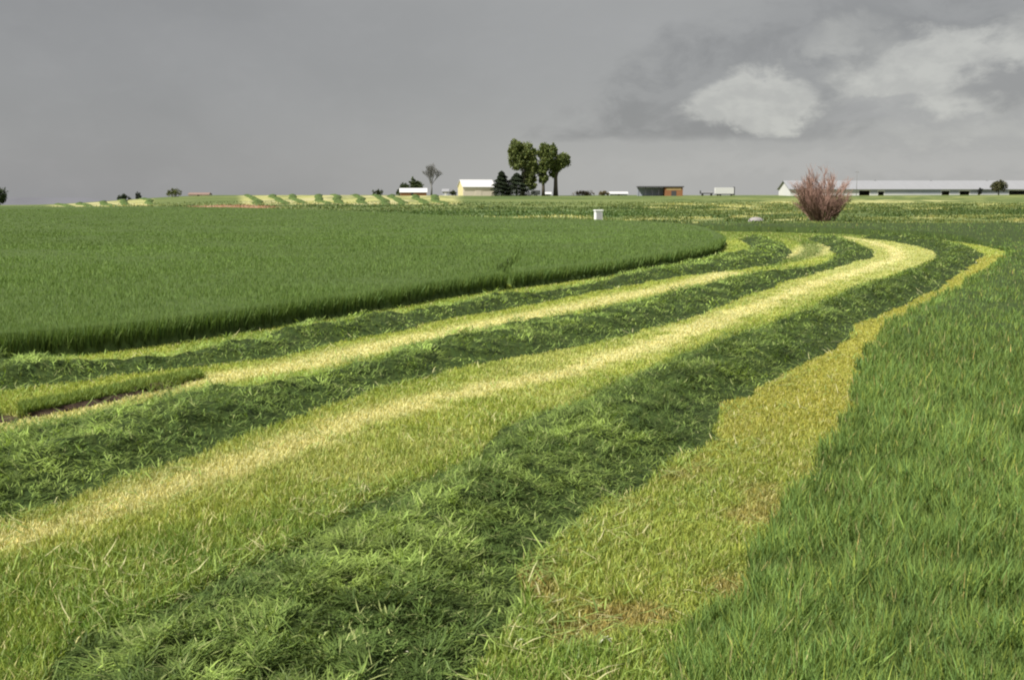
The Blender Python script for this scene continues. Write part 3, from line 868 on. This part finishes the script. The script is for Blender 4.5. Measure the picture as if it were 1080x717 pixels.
def tree(name, loc, lobes, trunk_h, trunk_r, n, size, base, label, cat='tree', group=None, bark=None, lean=0.0):
    root = empty(name, loc); tag(root, label, cat, group)
    t = MB(); x0 = 0
    top = (lean, 0, trunk_h)
    t.tube([(0, 0, -.3), (lean * .2, 0, trunk_h * .3), (lean * .6, .1, trunk_h * .7), top], [trunk_r * 1.3, trunk_r, trunk_r * .8, trunk_r * .45], 8)
    for (cx, cy, cz, rx, ry, rz) in lobes:
        z0 = trunk_h * random.uniform(.35, .8)
        st = Vector((lean * z0 / trunk_h, 0, z0))
        pts = limb_pts(st, (cx, cy, cz), .4); t.tube(pts, [trunk_r * f for f in (.45, .36, .28, .2, .1)], 6)
        for _ in range(3):
            e = Vector((cx + random.uniform(-1, 1) * rx * .7, cy + random.uniform(-1, 1) * ry * .7, cz + random.uniform(-.5, 1) * rz * .7))
            t.tube(limb_pts(pts[3], e, .3), [trunk_r * f for f in (.2, .16, .12, .09, .05)], 5)
    t.build('trunk', bark or M_bark, root, True)
    V, f, s, c = leaf_cloud(lobes, n, size, base)
    mesh_obj('crown', V, f, s, M_leaf, root, c, smooth=False)
    return root


def up(px, dist): return px * dist / F * 1.0      # pixels to metres at a distance


# three tall cottonwoods by the farmstead
D = 455
G_COT = 'tall trees beside the farmstead'
x, y, z = at(551, D)
tree('cottonwood_tree', (x, y, z), [(-2.5, 0, 19.5, 3.6, 3.6, 3.3), (2.0, .5, 17.5, 4.0, 3.6, 3.8), (-1.5, 0, 14.5, 4.4, 4, 4.0), (3.8, 0, 13.0, 3.0, 3, 4.5), (2.5, 0, 8.5, 3.0, 2.6, 3.6), (3.5, 0, 5.0, 3.0, 2.4, 3.2), (-4.2, 0, 17.2, 2.2, 2.2, 2.4)],
     15, .75, 20000, .40, C(.115, .14, .042), 'tallest and broadest leafy green tree of the group behind the dark conifers', 'tree', G_COT, lean=2.0)
x, y, z = at(573, D)
tree('cottonwood_tree', (x, y, z), [(0, 0, 18.0, 2.6, 2.6, 3.4), (1.0, 0, 14.0, 3.2, 2.8, 3.4), (-.8, 0, 10.5, 3.0, 2.6, 3.0), (.2, 0, 7.2, 2.6, 2.2, 2.4)], 12, .6, 11000, .38, C(.115, .143, .042),
     'middle tree of the tall leafy group, narrow crown between its two neighbours', 'tree', G_COT)
x, y, z = at(586, D + 6)
tree('cottonwood_tree', (x, y, z), [(-2.0, 0, 18.0, 2.6, 2.6, 3.4), (2.8, 0, 14.6, 3.2, 2.8, 3.0), (.2, 0, 12.6, 3.4, 2.8, 2.8), (-1.2, 0, 9.4, 1.8, 1.6, 2.0), (4.6, 0, 16.2, 1.6, 1.5, 1.5)], 13, .85, 13000, .38, C(.115, .143, .043),
     'right-hand tall tree with forked crown on a bare thick trunk', 'tree', G_COT)


def conifer(u, dist, hpx, wpx, label, n=9000):
    x, y, z = at(u, dist); h = up(hpx, dist); w = up(wpx, dist) / 2
    root = empty('conifer_tree', (x, y, z)); tag(root, label, 'conifer', 'dark conifers beside the cream barn')
    MB().tube([(0, 0, -.3), (0, 0, h * .5), (0, 0, h * .95)], [.3, .2, .05], 7).build('trunk', M_bark, root, True)
    t = rng.random(n) ** .75; hh = .04 * h + t * h * .96; a = rng.uniform(0, 6.283, n)
    tier = 1 + .22 * np.sin(hh * 4.2 + a * 2)
    rad = w * (1 - t) ** .62 * tier * (1 + .25 * np.sin(a * 3 + hh)) * np.sqrt(rng.uniform(.25, 1, n)) + .12
    p = np.stack([np.cos(a) * rad, np.sin(a) * rad, hh - rad * .15], 1)
    ax = np.stack([np.cos(a), np.sin(a), np.full(n, -.35)], 1) * rng.uniform(.25, .5, n)[:, None]
    bx = np.stack([-np.sin(a), np.cos(a), rng.normal(0, .3, n)], 1) * .16
    V = np.stack([p - ax, p - bx, p + ax, p + bx], 1).reshape(-1, 3)
    c = np.repeat(colvar(C(.028, .040, .020), n, .35, .08), 4, axis=0)
    mesh_obj('crown', V, np.arange(n * 4), np.full(n, 4), M_leaf, root, c, smooth=False)


conifer(529, 440, 26, 21, 'narrow dark conifer touching the right end of the cream barn')
conifer(545, 442, 24, 33, 'broader dark conifer under the tallest leafy tree')

# trees around the left farm buildings
x, y, z = at(434, 470)
tree('shade_tree', (x, y, z), [(-2.2, 0, 3.0, 3.2, 2.6, 2.6), (1.8, 0, 3.6, 3.0, 2.6, 3.0), (0.6, 0, 5.8, 2.2, 2, 2.0), (-4.6, 0, 1.8, 2.2, 2, 1.6)], 3.5, .35, 5000, .34, C(.05, .068, .026),
     'low round dark green tree behind the small white-roofed shed')


def bare_tree(u, dist, hpx, label, mat, name='bare_tree', n0=26, spread=.5, thick=.05):
    x, y, z = at(u, dist); h = up(hpx, dist)
    root = empty(name, (x, y, z)); tag(root, label, 'tree')
    t = MB()
    t.tube([(0, 0, -.3), (.1, 0, h * .22), (-.1, 0, h * .38)], [.45, .35, .28], 8)
    t.build('trunk', mat, root, True)
    b = MB()
    def grow(p, d, L, r, lv):
        q = p + d * L
        mid = p.lerp(q, .5) + Vector((random.uniform(-1, 1), random.uniform(-1, 1), random.uniform(0, 1))) * L * .09
        b.tube([p, mid, q], [r, r * .8, r * .6], 5 if lv < 2 else 3)
        if lv >= 4: return
        for _ in range(3 if lv < 2 else 4):
            dd = (d + Vector((random.uniform(-1, 1), random.uniform(-1, 1), random.uniform(-.2, .8))) * (spread + .1 * lv)).normalized()
            grow(q if random.random() < .6 else mid, dd, L * random.uniform(.6, .85), max(r * .62, thick), lv + 1)
    for i in range(6):
        a = i / 6 * 6.283; s = random.uniform(.25, .6)
        grow(Vector((0, 0, h * random.uniform(.2, .38))), Vector((math.cos(a) * s, math.sin(a) * s, 1)).normalized(), h * .22, .2, 0)
    b.build('branches', mat, root)
    return root


bare_tree(455, 462, 34, 'leafless grey tree standing to the right of the white-roofed shed', M_greybark)

# dark shrubs and trees along the left skyline
x, y, z = at(-6, 330)
tree('shade_tree', (x, y, z), [(0, 0, 3.0, 3.4, 3, 2.8), (1.2, 0, 4.2, 2.4, 2.2, 2.0), (-2.5, 0, 3.2, 2.5, 2.5, 2.2), (1.8, 0, 1.6, 1.8, 1.8, 1.4)], 3, .35, 5000, .26, C(.035, .052, .022), 'dark rounded tree cut off by the left edge of the picture')
sh = [(130, 470, 16, 6.5, C(.035, .05, .025), 'low dark shrub on the far left crest, wider of the close pair'),
      (146, 470, 7, 8.5, C(.035, .045, .03), 'narrow upright dark shrub right of the low one on the far left crest'),
      (184, 465, 20, 9.5, C(.10, .115, .035), 'boxy olive green shrub alone on the left skyline'),
      (398, 480, 14, 7, C(.05, .065, .028), 'low dark shrub left of the white-roofed shed'),
      (478, 470, 8, 6, C(.06, .075, .03), 'small shrub between the pale hut and the cream barn'),
      (1033, 505, 7, 9, C(.03, .035, .03), 'narrow dark shrub beside the round tree by the long barn'),
      (615, 470, 26, 4.5, C(.16, .12, .07), 'brownish low brush right of the tall leafy trees'),
      (637, 470, 14, 5, C(.15, .12, .06), 'smaller brown brush at the right end of the brush line')]
for (u, d, wpx, hpx, c, lab) in sh:
    x, y, z = at(u, d); w = up(wpx, d) / 2; h = up(hpx, d)
    root = empty('shrub', (x, y, z)); tag(root, lab, 'shrub')
    st = MB()
    for _ in range(6): st.tube(limb_pts((0, 0, -.2), (random.uniform(-.6, .6) * w, random.uniform(-.5, .5) * w, h * .7), .2), [.09, .08, .06, .05, .03], 4)
    st.build('stem', M_bark, root)
    V, f, s, cc = leaf_cloud([(-.35 * w, 0, h * .42, w * .6, w * .5, h * .45), (.35 * w, 0, h * .46, w * .6, w * .5, h * .46), (0, 0, h * .6, w * .6, w * .5, h * .42)], 1800, .2, c)
    mesh_obj('crown', V, f, s, M_leaf, root, cc, smooth=False)
x, y, z = at(1053, 500)
tree('shade_tree', (x, y, z), [(-1.4, 0, 3.9, 2.6, 2.4, 2.4), (1.5, 0, 4.2, 2.6, 2.4, 2.4), (0, 0, 5.2, 2.4, 2.2, 1.7)], 3, .3, 4000, .3, C(.085, .085, .04), 'round olive tree in front of the long white barn at the right')

# reddish leafless shrub in the middle distance
bx, by, bz = at(868, 108)
root = empty('bare_shrub', (bx, by, bz)); tag(root, 'reddish brown leafless shrub fanning out on the grass in front of the long white barn', 'shrub')
tw = MB(); st = MB()
for i in range(54):
    a = random.uniform(0, 6.283); s = random.uniform(.02, .95); Ls = random.uniform(2.0, 4.4) * (1.12 - .3 * s)
    d = Vector((math.cos(a) * s, math.sin(a) * s, 1)).normalized()
    b0 = Vector((math.cos(a) * .95 * random.random(), math.sin(a) * .8 * random.random(), -.05))
    b1 = b0 + d * Ls
    st.tube(limb_pts(b0, b1, .18), [.05, .045, .038, .03, .022], 5)
    for j in range(13):
        t0 = random.uniform(.12, 1.0); p = b0.lerp(b1, t0)
        dd = (d + Vector((random.uniform(-1, 1), random.uniform(-1, 1), random.uniform(-.2, .9))) * .55).normalized()
        L2 = random.uniform(.6, 1.5); q = p + dd * L2
        tw.tube([p, p.lerp(q, .5) + Vector((0, 0, .08)), q], [.022, .018, .012], 3)
        for m in range(7):
            p2 = p.lerp(q, random.uniform(.3, 1)); d3 = (dd + Vector((random.uniform(-1, 1), random.uniform(-1, 1), random.uniform(-.3, .9))) * .7).normalized()
            tw.tube([p2, p2 + d3 * random.uniform(.3, .85)], [.013, .008], 3)
st.build('stem', M_redtwig, root); tw.build('twigs', M_redtwig, root)

# ------------------------------------------------------------------ farm buildings
def gable(root, L, Wd, eave, ridge, mw, mr, ends=None, over=.35, openings=(), wall_name='wall'):
    """long side along local x facing -y; openings = (x0, x1, height) in the front wall"""
    xs = -L / 2
    for (a, b, h) in sorted(openings):
        MB().box(xs, a, -Wd / 2, -Wd / 2 + .2, 0, eave).build('wall', mw, root)
        if h < eave - .1: MB().box(a, b, -Wd / 2, -Wd / 2 + .2, h, eave).build('lintel', mw, root)
        xs = b
    MB().box(xs, L / 2, -Wd / 2, -Wd / 2 + .2, 0, eave).build('wall', mw, root)
    MB().box(-L / 2, L / 2, Wd / 2 - .2, Wd / 2, 0, eave).build('wall', mw, root)
    for s in (-1, 1):
        g = MB(); x0 = s * L / 2 - (.2 if s > 0 else 0); prof = [(-Wd / 2 + .2, -.0), (Wd / 2 - .2, 0), (Wd / 2 - .2, eave), (0, ridge - .15), (-Wd / 2 + .2, eave)]
        g.prism(prof, x0, x0 + .2); g.build('gable_wall', ends or mw, root)
    r = MB(); t = .18
    k = (ridge - eave) / (Wd / 2)
    yo = Wd / 2 + over
    r.prism([(-yo, eave - k * over), (0, ridge), (yo, eave - k * over), (yo, eave - k * over + t), (0, ridge + t), (-yo, eave - k * over + t)], -L / 2 - over, L / 2 + over)
    r.build('roof', mr, root)


# cream barn
x, y, z = at(502, 452)
root = empty('barn', (x, y, z - .3), math.radians(17)); tag(root, 'cream and white gabled barn with yellowish end wall, left of the dark conifers', 'barn')
gable(root, 13.0, 8.5, 3.9, 6.6, M_cream, M_white, M_yellow)
MB().box(-1.5, 1.2, -4.31, -4.252, 0, 2.6).build('door', M_cream, root)
# small white-roofed shed
x, y, z = at(436, 448)
root = empty('shed', (x, y, z - .2), math.radians(6)); tag(root, 'small low shed with bright white roof and brown wall, left of the leafless grey tree', 'shed')
gable(root, 10.5, 5, 1.6, 3.0, M_rust, M_white, M_cream)
MB().box(-1, 0, -2.56, -2.502, 0, 1.5).build('door', M_dark, root)
# pale hut
x, y, z = at(470, 458)
root = empty('hut', (x, y, z - .2), 0); tag(root, 'tiny pale grey hut between the leafless tree and the cream barn', 'shed')
gable(root, 2.4, 2.4, 2.0, 2.8, M_bluegrey, M_whiteroof)
MB().box(-.4, .4, -1.26, -1.202, 0, 1.7).build('door', M_white, root)
# low reddish building far left
x, y, z = at(211, 480)
root = empty('low_building', (x, y, z - .2), 0); tag(root, 'very low reddish roofed building on the left skyline right of the olive shrub', 'building')
gable(root, 8.5, 5, 1.0, 1.7, M_cream, plain_mat('faded_tile', (.22, .15, .125), .8, .2, 1))
MB().box(-.5, .5, -2.56, -2.502, 0, .9).build('door', M_dark, root)
# small white caravan between the trunks
x, y, z = at(565, 462)
root = empty('parked_caravan', (x, y, z), 0); tag(root, 'small whitish caravan glimpsed between the trunks of the tall trees', 'caravan')
MB().prism([(-1, .45), (1, .45), (1, 2.1), (.7, 2.3), (-.7, 2.3), (-1, 2.1)], -1.9, 1.9).build('body', M_white, root)
MB().box(-1.2, -.2, -1.03, -1.005, 1.2, 1.8).build('window', M_dark, root)
for s in (-.4, .4):
    MB().tube([(s, -1.0, .35), (s, -.8, .35)], [.33, .33], 14).build('wheel', M_rubber, root)
# low white sheds right of the brush
for u, L, lab in ((652, 7.5, 'long low whitish shed roof right of the brown brush'), (577, 3.0, 'small pale low shed just right of the middle tall trunk')):
    x, y, z = at(u, 480)
    root = empty('shed', (x, y, z - .3), 0); tag(root, lab, 'shed')
    gable(root, L, 4, 1.0, 1.7, M_bluegrey, M_white)
    MB().box(-.5, .5, -2.06, -2.002, 0, .95).build('door', M_dark, root)
# open-sided shelter with dark flat roof + brown block
x, y, z = at(696, 450)
root = empty('machine_shed', (x, y, z - .1), 0); tag(root, 'open-sided shed with flat dark roof and a brown boarded block at its right end', 'shed')
MB().box(-9.3, 9.3, -3.2, 3.2, 3.55, 3.95).build('roof', M_roofdark, root)
MB().box(1.6, 8.8, -2.8, 2.8, 0, 3.55).build('boarded_block', M_rust, root)
MB().box(2.2, 8.2, -2.86, -2.802, 2.4, 3.3).build('loft_panel', M_ply, root)
MB().box(4.2, 6.2, -2.86, -2.802, 0, 2.1).build('door', M_roofdark, root)
MB().box(-9.0, 1.55, 2.2, 2.4, 0, 3.5).build('back_wall', M_bluegrey, root)
for px in (-9.0, -6.3, -3.6, -.9):
    MB().box(px, px + .2, -2.8, -2.6, 0, 3.55).build('post', M_roofdark, root)
# white box trailer
x, y, z = at(764, 450)
root = empty('box_trailer', (x, y, z), 0); tag(root, 'white box trailer alone on the skyline with a dark frame at its end', 'trailer')
MB().box(-3.9, 3.6, -1.25, 1.25, .8, 3.3).build('body', M_white, root, bevel=.05)
MB().box(-3.9, 3.6, -1.0, 1.0, .55, .79).build('chassis', M_dark, root)
MB().box(3.62, 3.95, -1.2, 1.2, .3, 3.6).build('end_frame', M_dark, root)
for s in (-2.9, -1.9, 2.6):
    MB().tube([(s, -1.2, .42), (s, -.9, .42)], [.42, .42], 16).build('wheel', M_rubber, root)
x, y, z = at(745, 452)
root = empty('flatbed_wagon', (x, y, z), 0); tag(root, 'low dark flatbed wagon parked left of the white box trailer', 'wagon')
MB().box(-2.6, 2.6, -1.1, 1.1, .8, 1.2).build('deck', M_roofdark, root)
MB().box(-2.6, -2.4, -1.1, 1.1, 1.2, 2.1).build('headboard', M_roofdark, root)
MB().box(-1.6, 2.2, -.9, .9, 1.2, 1.8).build('load', M_greyplastic, root)
for s in (-1.8, 1.8):
    MB().tube([(s, -1.1, .45), (s, -.85, .45)], [.45, .45], 16).build('wheel', M_rubber, root)

# long white livestock barn on the right
D = 520
xl = at(827, D)[0]; xr = at(1330, D)[0]; cx = (xl + xr) / 2; L = xr - xl
zb = min(at(830, D)[2], at(1080, D)[2]) - .4
root = empty('livestock_barn', (cx, D, zb), 0); tag(root, 'very long low white metal livestock barn along the right skyline', 'barn')
def lx(u): return at(u, D - 11)[0] - cx
ops = [(lx(906), lx(917), 2.6), (lx(926), lx(932), 2.2), (lx(993), lx(1001), 2.4), (lx(1012), lx(1022), 2.4), (lx(1064), lx(1100), 2.6), (lx(1130), lx(1150), 2.6)]
gable(root, L, 22, 3.4, 7.2, M_white, M_whiteroof, M_white, over=.8, openings=ops)
for a, bb in ((918, 925), (933, 992), (1002, 1011), (1023, 1063), (1101, 1129)):
    MB().box(lx(a), lx(bb), -11.08, -11.003, 1.2, 2.9).build('shade_panel', M_bluegrey, root)  # blue-grey strip: the bluish shadow below the eave put into the colour
for u in (870, 930, 990, 1050, 1110):
    MB().box(lx(u) - .5, lx(u) + .5, -.5, .5, 7.2, 7.7).build('roof_vent', M_whiteroof, root)
# pole above the barn
x, y, z = at(903, 500)
root = empty('utility_pole', (x, y, z), 0); tag(root, 'thin grey utility pole rising above the long white barn, right of the reddish shrub', 'pole')
MB().tube([(0, 0, -.3), (0, 0, 11.2)], [.12, .08], 8).build('pole', M_greybark, root, True)
MB().box(-.9, .9, -.06, .06, 10.4, 10.55).build('crossarm', M_greybark, root)

# ------------------------------------------------------------------ small things in the fields
gx_, gy_ = G(631, 235)
root = empty('field_box', (gx_, gy_, 0), math.radians(12)); tag(root, 'small upright white box standing on the far edge of the left crop', 'box')
MB().box(-.36, .36, -.3, .3, .12, 1.12).build('body', M_plastic, root, bevel=.03)
MB().box(-.42, .42, -.36, .36, 1.122, 1.26).build('lid', M_plastic, root, bevel=.03)
MB().box(-.3, .3, -.26, .26, -.1, .118).build('plinth', M_greyplastic, root)
MB().box(-.26, .26, -.318, -.302, .3, .95).build('door', M_greyplastic, root)

gx_, gy_ = G(797, 234)
gzv = float(terr(np.array([gx_]), np.array([gy_]))[0])
st = MB(); rs = [(-.9, .55), (-.55, .9), (0, 1.0), (.6, .85), (1.0, .4)]
v = []; f = []
for i in range(7):
    ph = math.pi * i / 6
    for j in range(12):
        th = 2 * math.pi * j / 12; rr_ = 1 + .22 * (random.random() - .5)
        v.append((.8 * rr_ * math.sin(ph) * math.cos(th), .6 * rr_ * math.sin(ph) * math.sin(th), .1 + .36 * rr_ * math.cos(ph)))
for i in range(6):
    for j in range(12):
        a = i * 12 + j; b2 = i * 12 + (j + 1) % 12; f += [a, a + 12, b2 + 12, b2]
o = mesh_obj('boulder', v, f, [4] * 72, M_stone, None, None, smooth=False); o.location = (gx_, gy_, gzv)
tag(o, 'pale grey boulder lying in the rough grass left of the reddish shrub', 'boulder')
